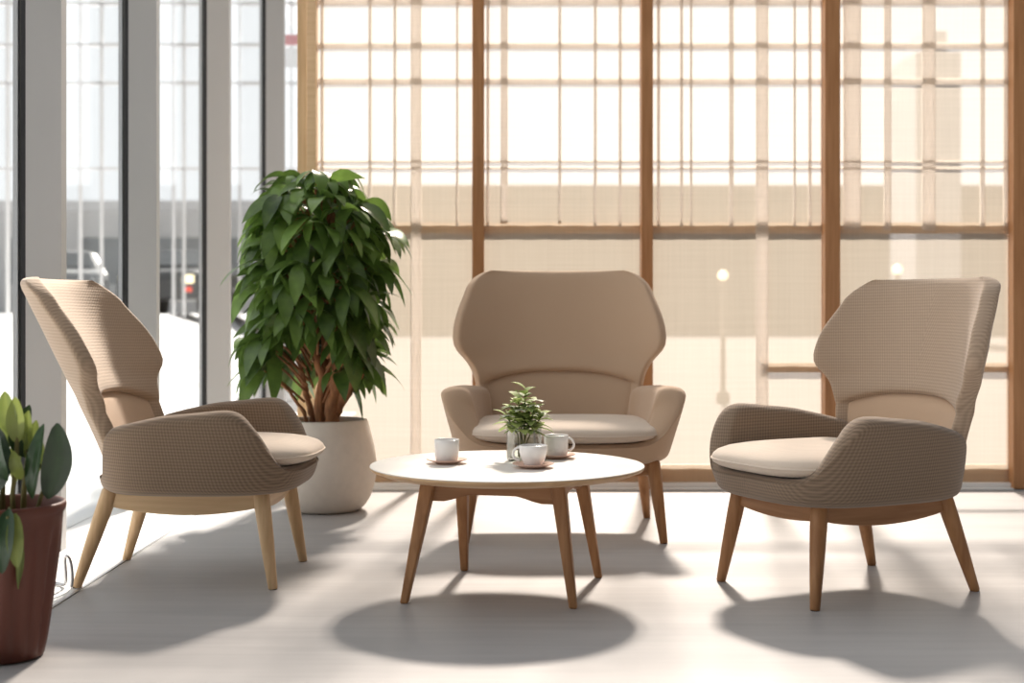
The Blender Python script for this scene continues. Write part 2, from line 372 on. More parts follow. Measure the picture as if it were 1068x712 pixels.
tp = [bm.verts.new((x, y, -.05)) for x, y in pl_]; bt = [bm.verts.new((x, y, -.2)) for x, y in pl_]
bm.faces.new(tp); bm.faces.new(bt[::-1])
for i in range(5): bm.faces.new((tp[i], bt[i], bt[(i+1) % 5], tp[(i+1) % 5]))
struct('forecourt', bm, M['concrete'], 'pale forecourt behind the sheer panels', 'ground', smooth=False)

# ------------------------------------------------------------------ things outside
D = 20.0
b = thing('steel_frame', 'open pale steel frame standing across the snowy street outside the left glazing', 'steel frame', (0, D, .86))
def sbar(nm, x0, x1, z0, z1):
    bm = bmesh.new(); box(bm, x0, x1, -.05, .05, z0, z1); new_obj(nm, bm, M['frame_out'], b, smooth=False)
for py, hp_ in ((4, 1.6), (47, 1.6), (87, 1.6), (176, 1.2)): sbar('beam', wx(-40, D), wx(330, D), wz(py+hp_, D)-.86, wz(py-hp_, D)-.86)
for p in (-30, 8, 84, 106, 181, 192, 250, 304): sbar('upright', wx(p-.9, D), wx(p+.9, D), -.02, 7.5)
b = thing('building', 'long low grey building across the snowy street outside the left glazing', 'building', (0, 40, .86))
bm = bmesh.new(); box(bm, -24, -6.4, 0, 8, 0, 3.1); new_obj('wall', bm, M['facade'], b, smooth=False)
bm = bmesh.new(); box(bm, -24.2, -6.2, -.3, 8, 3.1, 3.4); new_obj('roof', bm, M['snow'], b, smooth=False)
for i in range(8):
    bm = bmesh.new(); box(bm, -23.5+i*2.1, -22.0+i*2.1, -.05, .02, .9, 2.3); new_obj('window', bm, M['winglass'], b, smooth=False)
b = thing('building', 'low tan building seen through the sheer panels', 'building', (4, 60, -.05))
bm = bmesh.new(); box(bm, -12, 45, 0, 6, 0, 6.4); new_obj('wall', bm, M['tanwall'], b, smooth=False)
bm = bmesh.new(); box(bm, -12.2, 45.2, -.3, 6.2, 6.4, 6.7); new_obj('roof', bm, M['tanwall'], b, smooth=False)
b = thing('building', 'grey tower behind the far right sheer panel', 'building', (14.3, 44, -.05))
bm = bmesh.new(); box(bm, -.9, .6, 0, 3, 0, 9.6); new_obj('wall', bm, M['frame_out'], b, smooth=False)
bm = bmesh.new(); box(bm, -.5, .3, .5, 2, 9.6, 10.4); new_obj('roof', bm, M['frame_out'], b, smooth=False)
# red board seen in the gap by the first post
SGZ = gz(wx(304, 15)+8*.15, 15)
sg = thing('signboard', 'small red and white board outside, left of the first wooden post', 'sign', (wx(304, 15), 15, SGZ))
bm = bmesh.new(); box(bm, -.12, .3, 0, .04, wz(46, 15)-SGZ, wz(36, 15)-SGZ); new_obj('board', bm, M['redsign'], sg, smooth=False)
bm = bmesh.new(); box(bm, -.12, .3, .0, .03, wz(70, 15)-SGZ, wz(50, 15)-SGZ); new_obj('lower_board', bm, M['frame_out'], sg, smooth=False)
bm = bmesh.new(); tube(bm, [(.2, .06, 0), (.2, .06, 3.4)], .03); new_obj('pole', bm, M['steel'], sg)
# cars
def car(label, loc, rz, paint, lamps):
    t = thing('car', label, 'car', loc, rz, 'cars parked across the snowy street')
    L, W2 = 4.3, .88
    prof = [(-2.15,.32),(-2.15,.75),(-2.0,.92),(-1.1,1.0),(-.55,1.42),(.9,1.5),(1.75,1.35),(2.1,.98),(2.15,.6),(2.12,.32)]
    bm = bmesh.new(); rows = []
    for s, sc_ in ((-1, .9), (-.8, 1), (.8, 1), (1, .9)):
        row = []
        for y, z in prof:
            tuck = 1 if z < 1.05 else .80
            row.append(bm.verts.new((s*W2*tuck, y*(1 if abs(s) < 1 else .98), z if abs(s) < 1 else .32+(z-.32)*.96)))
        rows.append(row)
    for a, c in zip(rows, rows[1:]):
        for i in range(len(prof)):
            j = (i+1) % len(prof); bm.faces.new((a[i], a[j], c[j], c[i]))
    bm.faces.new(rows[0]); bm.faces.new(rows[-1])
    new_obj('body', bm, paint, t, smooth=False, bevel=.05)
    bm = bmesh.new()
    v = [bm.verts.new(p) for p in ((-.62,-1.0,1.06),(.62,-1.0,1.06),(.55,-.62,1.38),(-.55,-.62,1.38))]; bm.faces.new(v)
    r = bmesh.ops.extrude_face_region(bm, geom=bm.faces[:]); bmesh.ops.translate(bm, verts=[q for q in r['geom'] if isinstance(q, bmesh.types.BMVert)], vec=(0, -.03, .02))
    new_obj('windscreen', bm, M['winglass'], t, smooth=False)
    for s in (-1, 1):
        bm = bmesh.new(); box(bm, s*.715-.012, s*.715+.012, -.4, 1.3, 1.06, 1.36); new_obj('side_window', bm, M['winglass'], t, smooth=False)
        for y in (-1.35, 1.35):
            bm = bmesh.new(); tube(bm, [(s*.72, y, .32), (s*.9, y, .32)], .32, 20); new_obj('wheel', bm, M['tyre'], t)
        bm = bmesh.new(); box(bm, s*.66-.12, s*.66+.12, -2.19, -2.1, .66, .84); new_obj('headlamp', bm, M['lamp_on'] if lamps else M['winglass'], t, smooth=False, bevel=.03)
        bm = bmesh.new(); box(bm, s*.66-.08, s*.66+.08, -2.19, -2.1, .48, .58); new_obj('indicator', bm, M['red_on'] if lamps else M['winglass'], t, smooth=False, bevel=.02)
for px, d, rz, pt, lp, lb in ((190, 30, .0, 'carpaint', 1, 'dark car with lit lamps outside, between the second and third grey mullions'),
                              (66, 30.5, .35, 'carpale', 0, 'silver car outside, above the left armchair beside the first grey mullion')):
    car(lb, (wx(px, d), d, .86), rz, M[pt], lp)
# street lamps glowing behind the cloth
for px, py, d, lb in ((754, 287, 14, 'round street lamp glowing through the panel left of the right armchair'), (936, 281, 14, 'round street lamp glowing above the right armchair')):
    t = thing('street_lamp', lb, 'street lamp', (wx(px, d), d, -.05))
    z = wz(py, d)+.05
    bm = bmesh.new(); tube(bm, [(0, 0, 0), (0, 0, .1), (0, 0, .12), (0, 0, z-.04)], [.07, .07, .03, .025]); new_obj('pole', bm, M['tanwall'], t)
    bm = bmesh.new(); lathe(bm, [(0, z-.055), (.03, z-.05), (.055, z-.02), (.06, z), (.05, z+.03), (.028, z+.05), (0, z+.056)], 20); new_obj('globe', bm, M['lamp_on'], t)

# ================================================================== ARMCHAIRS
def superpt(a, hw, vf, vb, nf=3.2, nb=3.0):
    c, s = math.cos(a), math.sin(a)
    n = nf if s < 0 else nb
    r = lambda q: math.copysign(abs(q)**(2/n), q)
    return Vector((hw*r(c), (-(-vf) if 0 else 1)*((vb if s > 0 else -vf)*r(s)), 0))
def make_chair(P, label, loc, rz, woodm, woodh, woody, lean=.0, group='taupe upholstered armchairs'):
    t = thing('armchair', label, 'armchair', loc, rz, group)
    hwb, hwt, hwr, kb, zs = P['hwb'], P['hwt'], P['hwr'], P['kb'], P['zs']
    # ---- tub: seat pan and both arms in one continuous wrap
    DR = P.get('drop', .095)
    ZB, ZT, ZP = .305, P.get('zarm', .592), .372
    NA = 128
    VF, VB = -.385, .285+P.get('deep', 0)      # bottom outline front / back
    def outline(a, h):
        """plan of the outer wall at height h"""
        f = (h-ZB)/(ZT-ZB)
        p = superpt(a, 1, VF-.055*min(1, max(0, f)*1.6), VB+.055*f, 3.4, 2.8)
        v = p.y
        kx = lerp(1.0, hwr, max(0, min(1, (v+.28)/.56)))
        hw = lerp(hwb, hwt*kx, max(0, f)**.9)
        return Vector((p.x*hw, v, h))
    def rim(a):
        v = outline(a, .45).y
        x = abs(outline(a, .45).x)/hwb
        z = lin([(-.46, .395), (-.39, .400), (-.365, .425), (-.265, .555), (-.238, ZT-.010), (-.20, ZT), (.0, ZT-.2*DR), (.14, ZT-.5*DR), (.34, ZT-DR)], v)
        if v > .1: z = lerp(z, .36, max(0, min(1, (v-.1)/.08))*max(0, min(1, (P.get('open', .9)-x)/.12)))
        if v < -.3: z = lerp(.392, z, max(0, min(1, (x-.55)/.4)))
        return z
    rims = [rim(2*PI*i/NA) for i in range(NA)]
    for _ in range(2): rims = [(rims[i-1]+2*rims[i]+rims[(i+1) % NA])/4 for i in range(NA)]
    prof = []
    bm = bmesh.new()
    rings = []
    def ring(fn): rings.append([bm.verts.new(fn(i)) for i in range(NA)])
    def outer(i, h, off=0.0):
        a = 2*PI*i/NA; e = .02
        p = outline(a, h)
        if off:
            q = outline(a+e, h)-outline(a-e, h); n = Vector((-q.y, q.x, 0))
            n = n.normalized() if n.length > 1e-7 else Vector((0, 0, 0)); p = p+n*off      # inward
        return p
    bot = [outer(i, ZB) for i in range(NA)]
    cen = Vector((0, -.05, ZB-.012))
    for fr in (.35, .7, .9): ring(lambda i: cen.lerp(bot[i], fr))
    ring(lambda i: cen.lerp(bot[i], .965)+Vector((0, 0, .006)))
    def th(i):
        return lin([(.39, .05), (.45, .075), (.6, .095)], rims[i])*P.get('tk', 1)
    ring(lambda i: outer(i, ZB+.02)); ring(lambda i: outer(i, ZB+.05))
    for fr in (.35, .6, .82): ring(lambda i: outer(i, lerp(ZB+.04, rims[i], fr)))
    rr = [th(i)/2 for i in range(NA)]
    for ang in (0, 30, 60, 90, 120, 150, 180):
        a = math.radians(ang)
        def fn(i, a=a):
            r = rr[i]; hr = min(r, .03)
            p = outer(i, rims[i]-hr, r-r*math.cos(a)); return Vector((p.x, p.y, rims[i]-hr+hr*math.sin(a)))
        ring(fn)
    for fr in (.4, .8):
        def fn(i, fr=fr):
            p = outer(i, lerp(rims[i]-.03, ZP+.01, fr), 2*rr[i]+.006*fr); return Vector((p.x, p.y, lerp(rims[i]-.03, ZP+.004, fr)))
        ring(fn)
    inn = [outer(i, ZP, 2*rr[i]+.012) for i in range(NA)]
    c2 = Vector((0, -.05, ZP))
    for fr in (.97, .6, .3): ring(lambda i: Vector((*c2.lerp(inn[i], fr).xy, ZP)))
    for a, b2 in zip(rings, rings[1:]):
        for i in range(NA): bm.faces.new((a[i], a[(i+1) % NA], b2[(i+1) % NA], b2[i]))
    bm.faces.new(rings[0]); bm.faces.new(rings[-1])
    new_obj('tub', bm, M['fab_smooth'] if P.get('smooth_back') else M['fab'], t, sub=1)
    # ---- high back with wings
    Wt = [(.33,.262),(.45,.285),(.58,.312),(.635,.322),(.67,.345),(.725,.392),(.75,.398),(.80,.394),(.88,.375),(.93,.357),(.96,.348),(.98,.3385),(.995,.327),(1.008,.313),(1.018,.297),(1.025,.281),(1.029,.265),(1.031,.252)]
    Gt = [(.33,.055),(.58,.075),(.66,.10),(.74,.165),(.84,.155),(.95,.115),(1.03,.07)]
    def front(s, z, rec=0.0):
        z0 = z
        wv = lin(Wt, z)*kb; g = tab(Gt, z)*P.get('wg', 1)
        vc = lin([(.33,.175),(.50,.225),(.66,.285),(1.04,.440)], z)+P.get('deep', 0)+rec+lean*max(0, z-.36)/.67
        ss = abs(s)
        return Vector((wv*s*(1-.02*ss), vc-g*ss**2.6, z))
    ARC = .635; SAG = .055
    rows = [(.33,1),(.36,1),(.42,1),(.48,1),(.54,1),(.59,1),(.615,1),(.628,1),(.634,.0),(.645,-.2),(.67,-.15),(.70,0),(.725,0),(.75,0),(.80,0),(.85,0),(.90,0),(.94,0),(.96,0),(.98,0),(.995,0)]
    S = [-1,-.985,-.95,-.88,-.8,-.7,-.6,-.48,-.36,-.24,-.12,0,.12,.24,.36,.48,.6,.7,.8,.88,.95,.985,1]
    bm = bmesh.new(); loops = []
    def zz(z, s):   # rows sag towards the sides around the lumbar seam
        kx = max(0, 1-abs(z-ARC)/.20); return z-SAG*kx*abs(s)**2.6
    REC = .030
    def loop(z, recf, shr=0.0, zadd=0.0, xs_=1.0):
        fr = []; bk = []
        for s in S:
            z1 = zz(z, s)
            rec = REC*recf*(1 if abs(s) < .95 else .0 if recf > 0 else 1)
            p = front(s, z1, rec); e = .01
            q = front(min(1, s+e), z1)-front(max(-1, s-e), z1); n = Vector((-q.y, q.x, 0)).normalized()   # points back/outwards
            thk = lerp(.085, .055, abs(s)**2)
            if abs(s) == 1: thk *= .55
            b0 = front(s, z1)+n*thk
            off = thk*.22 if abs(s) == 1 else 0
            p = p+n*off
            if shr: m = (p+b0)/2; p = p.lerp(m, shr); b0 = b0.lerp(m, shr)
            p.z += zadd; b0.z += zadd*.8; p.x *= xs_; b0.x *= xs_
            fr.append(p); bk.append(b0)
        return [bm.verts.new(p) for p in fr]+[bm.verts.new(p) for p in reversed(bk)]
    for z, rf in rows: loops.append(loop(z*1, rf))
    for z, sh in ((1.008, .06), (1.018, .17), (1.025, .33), (1.029, .55), (1.031, .82)): loops.append(loop(z, 0, sh))
    n = len(S)
    for a, b2 in zip(loops, loops[1:]):
        L = len(a)
        for i in range(L): bm.faces.new((a[i], a[(i+1) % L], b2[(i+1) % L], b2[i]))
    for lp in (loops[0], loops[-1]):
        for i in range(n-1): bm.faces.new((lp[i], lp[i+1], lp[2*n-2-i], lp[2*n-1-i]))
    zsc = lambda z: z if z < .45 else .45+(z-.45)*zs
    for v in bm.verts: v.co.z = zsc(v.co.z)
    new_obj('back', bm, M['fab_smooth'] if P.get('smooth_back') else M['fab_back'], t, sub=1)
    # ---- recessed lumbar panel under the arched seam
    bm = bmesh.new(); gf = []; gb = []
    zr = [.345,.38,.44,.50,.56,.60,.620,.630]
    Sx = [-.94,-.90,-.8,-.65,-.45,-.2,0,.2,.45,.65,.8,.90,.94]
    for j, z in enumerate(zr):
        rf_, rb_ = [], []
        for i, s in enumerate(Sx):
            z1 = zz(z, s); edge = (i in (0, len(Sx)-1)) or j == len(zr)-1
            edge2 = (i in (1, len(Sx)-2)) or j == len(zr)-2
            rf_.append(bm.verts.new(front(s, z1, REC-(.004 if edge else .014 if edge2 else .020)))); rb_.append(bm.verts.new(front(s, z1, REC+.006)))
        gf.append(rf_); gb.append(rb_)
    for j in range(len(zr)-1):
        for i in range(len(Sx)-1):
            bm.faces.new((gf[j][i], gf[j][i+1], gf[j+1][i+1], gf[j+1][i])); bm.faces.new((gb[j][i], gb[j+1][i], gb[j+1][i+1], gb[j][i+1]))
    per = [(0, i) for i in range(len(Sx))]+[(j, len(Sx)-1) for j in range(1, len(zr))]+[(len(zr)-1, i) for i in range(len(Sx)-2, -1, -1)]+[(j, 0) for j in range(len(zr)-2, 0, -1)]
    for (a, b2), (c, d) in zip(per, per[1:]+per[:1]):
        bm.faces.new((gf[a][b2], gb[a][b2], gb[c][d], gf[c][d]))
    for v in bm.verts: v.co.z = zsc(v.co.z)
    new_obj('lumbar_panel', bm, M['fab_smooth'], t, sub=1)
    # ---- seat cushion
    bm = bmesh.new(); rings = []
    hc = P['hc']; zc, hz = .424, .047; vf, vb = -.432, .20
    NB = 72
    phis = [-90,-80,-65,-45,-28,-14,-5,0,5,14,28,45,60,72,82,90]
    for ph in phis:
        a = math.radians(ph); rr_ = math.cos(a)**.42 if abs(ph) < 90 else 0
        z = zc+hz*math.copysign(abs(math.sin(a))**.8, a)*(1 if a > 0 else .82)
        if rr_ == 0:
            rings.append([bm.verts.new((0, -.1, z+(.006 if a > 0 else 0)))]); continue
        rg = []
        for i in range(NB):
            p = superpt(2*PI*i/NB, hc, vf, vb, 3.3, 4.5); q = Vector((0, -.1, 0)).lerp(p, rr_)
            rg.append(bm.verts.new((q.x, q.y, z+.012*(1-rr_) if a > 0 else z)))
        rings.append(rg)
    for a, b2 in zip(rings, rings[1:]):
        for i in range(NB):
            j = (i+1) % NB
            if len(a) == 1: bm.faces.new((a[0], b2[i], b2[j]))
            elif len(b2) == 1: bm.faces.new((a[i], a[j], b2[0]))
            else: bm.faces.new((a[i], a[j], b2[j], b2[i]))
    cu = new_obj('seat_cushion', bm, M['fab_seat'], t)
    # welt around the cushion waist
    bm = bmesh.new(); pts = []
    for i in range(NB+1):
        p = superpt(2*PI*i/NB, hc*1.002, vf-.001, vb+.001, 3.3, 4.5); pts.append((p.x, p.y, zc))
    tube(bm, pts, .0035, 6, False); new_obj('piping', bm, M['fab_seat'], cu)
    # ---- timber base: bowed side rails and end rails
    lx, lf, lr = P['lx'], -.275, .225
    def rail(p0, p1, h0, hm, tk):
        bm = bmesh.new(); p0 = Vector(p0); p1 = Vector(p1); d = (p1-p0).normalized(); nn = Vector((-d.y, d.x, 0))*tk/2
        q = []
        for i in range(13):
            u = i/12; p = p0.lerp(p1, u); hh = lerp(h0, hm, math.sin(PI*u)**.8)
            q.append([bm.verts.new((*(p+sg*nn).xy, z)) for sg, z in ((-1, .312), (1, .312), (1, .312-hh), (-1, .312-hh))])
        for a, b2 in zip(q, q[1:]):
            for i in range(4): bm.faces.new((a[i], a[(i+1) % 4], b2[(i+1) % 4], b2[i]))
        bm.faces.new(q[0]); bm.faces.new(q[-1]); return bm
    for s in (-1, 1): new_obj('side_rail', rail((s*lx, lf, 0), (s*lx, lr, 0), .05, .078, .026), woody, t, smooth=False, bevel=.004)
    for y in (lf, lr): new_obj('cross_rail', rail((-lx, y, 0), (lx, y, 0), .05, .066, .026), woodh, t, smooth=False, bevel=.004)
    fx = P['fx']
    for s in (-1, 1):
        for y, fy in ((lf, -.325), (lr, .325)):
            bm = bmesh.new(); top = Vector((s*lx, y, .315)); ft = Vector((s*fx, fy, 0))
            L_ = [top.lerp(ft, q) for q in (0, .02, .25, .5, .75, .985, 1)]
            tube(bm, L_, [.024, .0275, .0265, .0235, .0195, .0155, .014], 20)
            for v in bm.verts:
                if v.co.z < .012: v.co.z = max(0.0, v.co.z)
            lg = new_obj('leg', bm, woodm, t)
            bm = bmesh.new(); tube(bm, [(s*fx, fy, 0), (s*fx, fy, .004)], .0125, 16); new_obj('foot_glide', bm, M['black'], lg)
    return t
SINGLE = dict(hwb=.315, hwt=.395, hwr=.86, kb=.955, zs=.978, hc=.298, lx=.205, fx=.245)
WIDE = dict(hwb=.425, hwt=.525, hwr=.80, kb=1.125, zs=1.10, hc=.42, lx=.35, fx=.388, zarm=.608, drop=.03, tk=1.3, smooth_back=True)
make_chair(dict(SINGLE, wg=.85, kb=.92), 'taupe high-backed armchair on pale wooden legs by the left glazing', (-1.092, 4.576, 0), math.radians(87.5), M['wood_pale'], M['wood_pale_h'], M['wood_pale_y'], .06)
make_chair(WIDE, 'wide taupe high-backed armchair behind the round coffee table', (.205, 5.50, 0), 0, M['wood'], M['wood_h'], M['wood_y'], .02)
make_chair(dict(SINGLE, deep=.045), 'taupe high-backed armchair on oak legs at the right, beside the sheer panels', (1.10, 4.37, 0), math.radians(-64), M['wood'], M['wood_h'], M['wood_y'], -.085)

# ================================================================== COFFEE TABLE
TX, TY, TZ = -.016, 4.33, .405
t = thing('coffee_table', 'round white-topped coffee table on four tapered oak legs', 'coffee table', (TX, TY, 0), math.radians(-12))
bm = bmesh.new(); lathe(bm, [(0, TZ-.004), (.40, TZ-.004), (.4405, TZ-.004), (.4455, TZ-.002), (.447, TZ+.000-.0), (.4455, TZ+.0015-.0015)][:0] or
    [(0, TZ-.003), (.44, TZ-.003), (.446, TZ-.003), (.4468, TZ-.0015), (.4455, TZ), (.43, TZ), (.2, TZ), (0, TZ)], 128)
new_obj('tabletop', bm, M['table_top'], t, angle=40)
bm = bmesh.new(); lathe(bm, [(0, TZ-.027), (.36, TZ-.027), (.405, TZ-.0265), (.442, TZ-.013), (.4465, TZ-.008), (.4468, TZ-.003), (.43, TZ-.003), (0, TZ-.003)], 128)
new_obj('top_edge', bm, M['ply'], t, angle=30)
cr_, sr_ = math.cos(math.radians(12)), math.sin(math.radians(12))
FEET = {}
for kk, (fx_, fy_) in {(-1, -1): (-.318, -.220), (1, -1): (.203, -.292), (-1, 1): (-.150, .300), (1, 1): (.310, .175)}.items():
    FEET[kk] = (fx_*cr_-fy_*sr_, fx_*sr_+fy_*cr_)
def tleg(sx_, sy_):
    bm = bmesh.new(); top = Vector((sx_*.205, sy_*.205, TZ-.027)); ft = Vector((*FEET[(sx_, sy_)], 0)); q = []
    for u in (0, .2, .45, .7, .9, 1):
        p = top.lerp(ft, u); h = lerp(.0235, .0125, u)
        q.append([bm.verts.new((p.x+a*h, p.y+b_*h, p.z)) for a, b_ in ((-1,-1),(1,-1),(1,1),(-1,1))])
    for a, b2 in zip(q, q[1:]):
        for i in range(4): bm.faces.new((a[i], a[(i+1) % 4], b2[(i+1) % 4], b2[i]))
    bm.faces.new(q[0]); bm.faces.new(q[-1]); return bm
for a in (-1, 1):
    for b_ in (-1, 1): new_obj('leg', tleg(a, b_), M['wood'], t, smooth=False, bevel=.006)
def apron(p0, p1):
    bm = bmesh.new(); p0 = Vector((*p0, 0)); p1 = Vector((*p1, 0)); d = (p1-p0).normalized(); nn = Vector((-d.y, d.x, 0))*.011; q = []
    for i in range(17):
        u = i/16; p = p0.lerp(p1, u); hh = lerp(.068, .046, max(0, min(1, (math.sin(PI*u)-.45)/.4)))
        q.append([bm.verts.new((*(p+s*nn).xy, z)) for s, z in ((-1, TZ-.027), (1, TZ-.027), (1, TZ-.027-hh), (-1, TZ-.027-hh))])
    for a, b2 in zip(q, q[1:]):
        for i in range(4): bm.faces.new((a[i], a[(i+1) % 4], b2[(i+1) % 4], b2[i]))
    bm.faces.new(q[0]); bm.faces.new(q[-1]); return bm
cs = [(-.207, -.207), (.207, -.207), (.207, .207), (-.207, .207)]
for i in range(4): new_obj('apron', apron(cs[i], cs[(i+1) % 4]), M['wood_h'], t, smooth=False, bevel=.003)

# cups on saucers
def cup(px, py, hang, hlabel, slabel, r=.041, h=.07, rb=.032, tapered=True):
    d = ground_d(py, TZ); x = wx(px, d)
    s = thing('saucer', slabel, 'saucer', (x, d, TZ), 0, 'saucers on the coffee table')
    bm = bmesh.new(); lathe(bm, [(0, 0), (.034, 0), (.038, .003), (.064, .0115), (.067, .0135), (.0665, .015), (.063, .0145), (.036, .007), (0, .006)], 48)
    new_obj('dish', bm, M['saucer'], s)
    c = thing('coffee_cup', hlabel, 'cup', (x, d, TZ+.0074), math.radians(hang), 'white cups on the coffee table')
    bm = bmesh.new()
    lathe(bm, [(0, .001), (rb*.8, 0), (rb*.95, .001), (rb*1.02, .008), (lerp(rb, r, .6), h*.35), (r*.985, h*.7), (r, h-.001), (r-.0015, h), (r-.003, h-.001), (r-.004, h*.65), (rb-.002, h*.2), (rb*.7, .006), (0, .006)], 40)
    new_obj('bowl', bm, M['china'], c)
    bm = bmesh.new(); pts = []
    for i in range(15):
        a = -PI/2+PI*i/14; pts.append((r*.95+.020*math.cos(a)*1.05, 0, h*.56+.021*math.sin(a)))
    tube(bm, pts, .0042, 8); new_obj('handle', bm, M['china'], c)
    bm = bmesh.new(); lathe(bm, [(0, h*.72), (r*.975-.003, h*.72), (r*.97-.003, h*.715), (0, h*.71)], 32)
    new_obj('coffee', bm, M['soil'], c)
cup(466, 483, 70, 'white cup alone on the left side of the table, no handle in sight', 'blush saucer under the lone left cup', .041, .072, .037)
cup(556, 487.5, 180, 'white cup nearest the front, in front of the glass vase', 'blush saucer at the front of the table', .045, .065, .030)
cup(580, 477.5, -8, 'white cup with its handle to the right, beside the glass vase', 'blush saucer right of the glass vase', .042, .072, .039)

# glass vase with a sprig
def leaf(bm, tl, base_p, d, up, L, W, droop=.25, fold=.18, tone=.5, nseg=7, shape=1.0, mi=0):
    """one leaf with a fold along the midrib, curved down along its length"""
    d = d.normalized(); side = d.cross(up)
    side = side.normalized() if side.length > 1e-4 else Vector((1, 0, 0)); nrm = side.cross(d).normalized()
    rows = []
    p = Vector(base_p); dirv = d.copy(); st = L/nseg
    for i in range(nseg+1):
        u = i/nseg
        wv = W*.5*(math.sin(PI*min(1, u**.82*.97+.03))**.9)*shape if i < nseg else 0.0008
        nn = side.cross(dirv).normalized()
        a = bm.verts.new(p-side*wv+nn*wv*fold); b_ = bm.verts.new(p); c = bm.verts.new(p+side*wv+nn*wv*fold)
        tn = max(0, min(1, tone)); 
        for q, k_ in ((a, .0), (b_, .10), (c, .04)): q[tl] = tn+k_
        rows.append((a, b_, c))
        dirv = (dirv+Vector((0, 0, -1))*droop*st/L*1.6).normalized(); p = p+dirv*st
    for a, b_ in zip(rows, rows[1:]):
        for k_ in (0, 1):
            f = bm.faces.new((a[k_], a[k_+1], b_[k_+1], b_[k_])); f.material_index = mi
def new_leaf_bm():
    bm = bmesh.new(); return bm, bm.verts.layers.float.new('tone')
d = ground_d(480, TZ); vx = wx(546.5, d)
v = thing('glass_vase', 'clear glass vase of green sprigs on the coffee table', 'vase', (vx, d, TZ))
bm = bmesh.new(); R_ = .0585
lathe(bm, [(0, 0), (R_*.9, 0), (R_*.97, .004), (R_, .012), (R_, .128), (R_-.001, .130), (R_-.004, .128), (R_-.004, .014), (R_*.85, .010), (0, .010)], 48)
new_obj('vase_body', bm, M['vase_glass'], v)
bm = bmesh.new(); lathe(bm, [(0, .0105), (R_*.84, .0105), (R_-.0045, .015), (R_-.0045, .075), (0, .075)], 40); new_obj('water', bm, M['water'], v)
sp = thing('sprig', 'leafy green sprig with pale blooms standing in the glass vase', 'plant', (vx, d, TZ+.011))
rnd = random.Random(3)
bms = bmesh.new(); bml, tl = new_leaf_bm(); bmp, tp = new_leaf_bm()
tips = [((-.018, .0, .215), .95), ((.004, -.012, .245), 1), ((-.03, -.015, .17), .8), ((.03, -.02, .18), .85), ((.052, .0, .155), .7), ((-.048, .01, .145), .7), ((.012, -.03, .135), .6), ((.0, .02, .19), .7), ((-.014, -.035, .14), .6)]
for (tx, ty, tz), sc_ in tips:
    tx *= 1.2; ty *= 1.2; tz *= .93
    b0 = Vector((rnd.uniform(-.018, .018), rnd.uniform(-.018, .018), .002)); tipv = Vector((tx, ty, tz))
    mid = Vector((tx*.35, ty*.35, tz*.55))
    tube(bms, [b0, b0.lerp(mid, .5), mid, mid.lerp(tipv, .5), tipv], [.0028, .0026, .0024, .002, .0015], 6)
    for kk in range(10):
        u = kk/9; p = mid.lerp(tipv, .25+.75*u); a = kk*2.4+rnd.uniform(-.3, .3)
        dv = Vector((math.cos(a), math.sin(a), .25+.9*u*u))
        leaf(bml, tl, p, dv, Vector((0, 0, 1)), rnd.uniform(.058, .080)*(1.05-.35*u), rnd.uniform(.036, .048), .5, .2, rnd.uniform(.15, .9), 5)
for (px_, py_, pz_) in ((.03, -.03, .175), (.05, -.015, .15), (-.045, -.01, .17), (.04, .0, .19), (-.05, -.02, .14), (.06, .005, .14), (-.012, -.04, .16)):
    for kk in range(6):
        a = kk*1.05; leaf(bmp, tp, (px_, py_, pz_), Vector((math.cos(a)*1.1+px_*5, math.sin(a)+py_*5, .35)), Vector((0, 0, 1)), .036, .017, .4, .1, rnd.uniform(.3, .9), 4)
new_obj('stem', bms, M['stem'], sp); new_obj('foliage', bml, M['leaf_sprig'], sp); new_obj('bloom', bmp, M['petal'], sp)

# ================================================================== TALL PLANT IN WHITE PLANTER
PD = 6.06; PX = wx(339, PD)
t = thing('planter', 'large rounded off-white planter behind the left armchair', 'planter', (PX, PD, 0))
hp = .415
def potr(u):
    return lin([(0, .155), (.04, .178), (.12, .202), (.25, .224), (.42, .236), (.6, .233), (.78, .218), (.92, .202), (1, .192)], u)
pr = [(0, 0), (.14, 0)]+[(potr(u), hp*u+ (0.003 if u == 0 else 0)) for u in (0, .02, .05, .09, .14, .2, .3, .4, .5, .6, .7, .8, .9, .97)]+[(.1915, hp-.003), (.188, hp), (.180, hp), (.177, hp-.004), (.18, hp-.03), (.178, hp-.05)]
bm = bmesh.new(); lathe(bm, pr, 72); new_obj('pot_body', bm, M['pot'], t, sub=1)
bm = bmesh.new(); lathe(bm, [(0, hp-.045), (.10, hp-.043), (.182, hp-.05), (.182, hp-.07), (0, hp-.07)], 48); new_obj('soil', bm, M['soil'], t)
pl = thing('potted_plant', 'tall bushy green plant growing in the large off-white planter', 'plant', (PX, PD, hp-.046))
rnd = random.Random(11)
bm = bmesh.new()
Z0 = hp-.046
def P3(px, py, dy=0): return Vector((wx(px, PD+dy)-PX, dy, wz(py, PD+dy)-Z0))
trunks = [([(335,448,0),(333,425,0),(337,395,.0),(330,370,.02),(318,330,.03),(312,290,.04),(305,250,.02)], .024),
          ([(345,448,-.03),(346,425,-.03),(352,395,-.03),(350,365,-.02),(345,320,0),(347,270,0),(350,220,0)], .030),
          ([(346,448,.0),(350,428,-.02),(362,408,-.04),(375,392,-.05),(380,360,-.03),(378,320,0),(372,270,.03)], .026),
          ([(328,448,.03),(325,430,.03),(318,405,.03),(312,380,.02),(300,350,.0),(290,320,-.03)], .015),
          ([(323,448,-.02),(317,430,-.02),(305,412,-.03),(292,398,-.03),(280,375,-.04)], .009),
          ([(340,448,.05),(342,420,.06),(340,380,.08),(336,330,.10),(334,270,.10)], .020)]
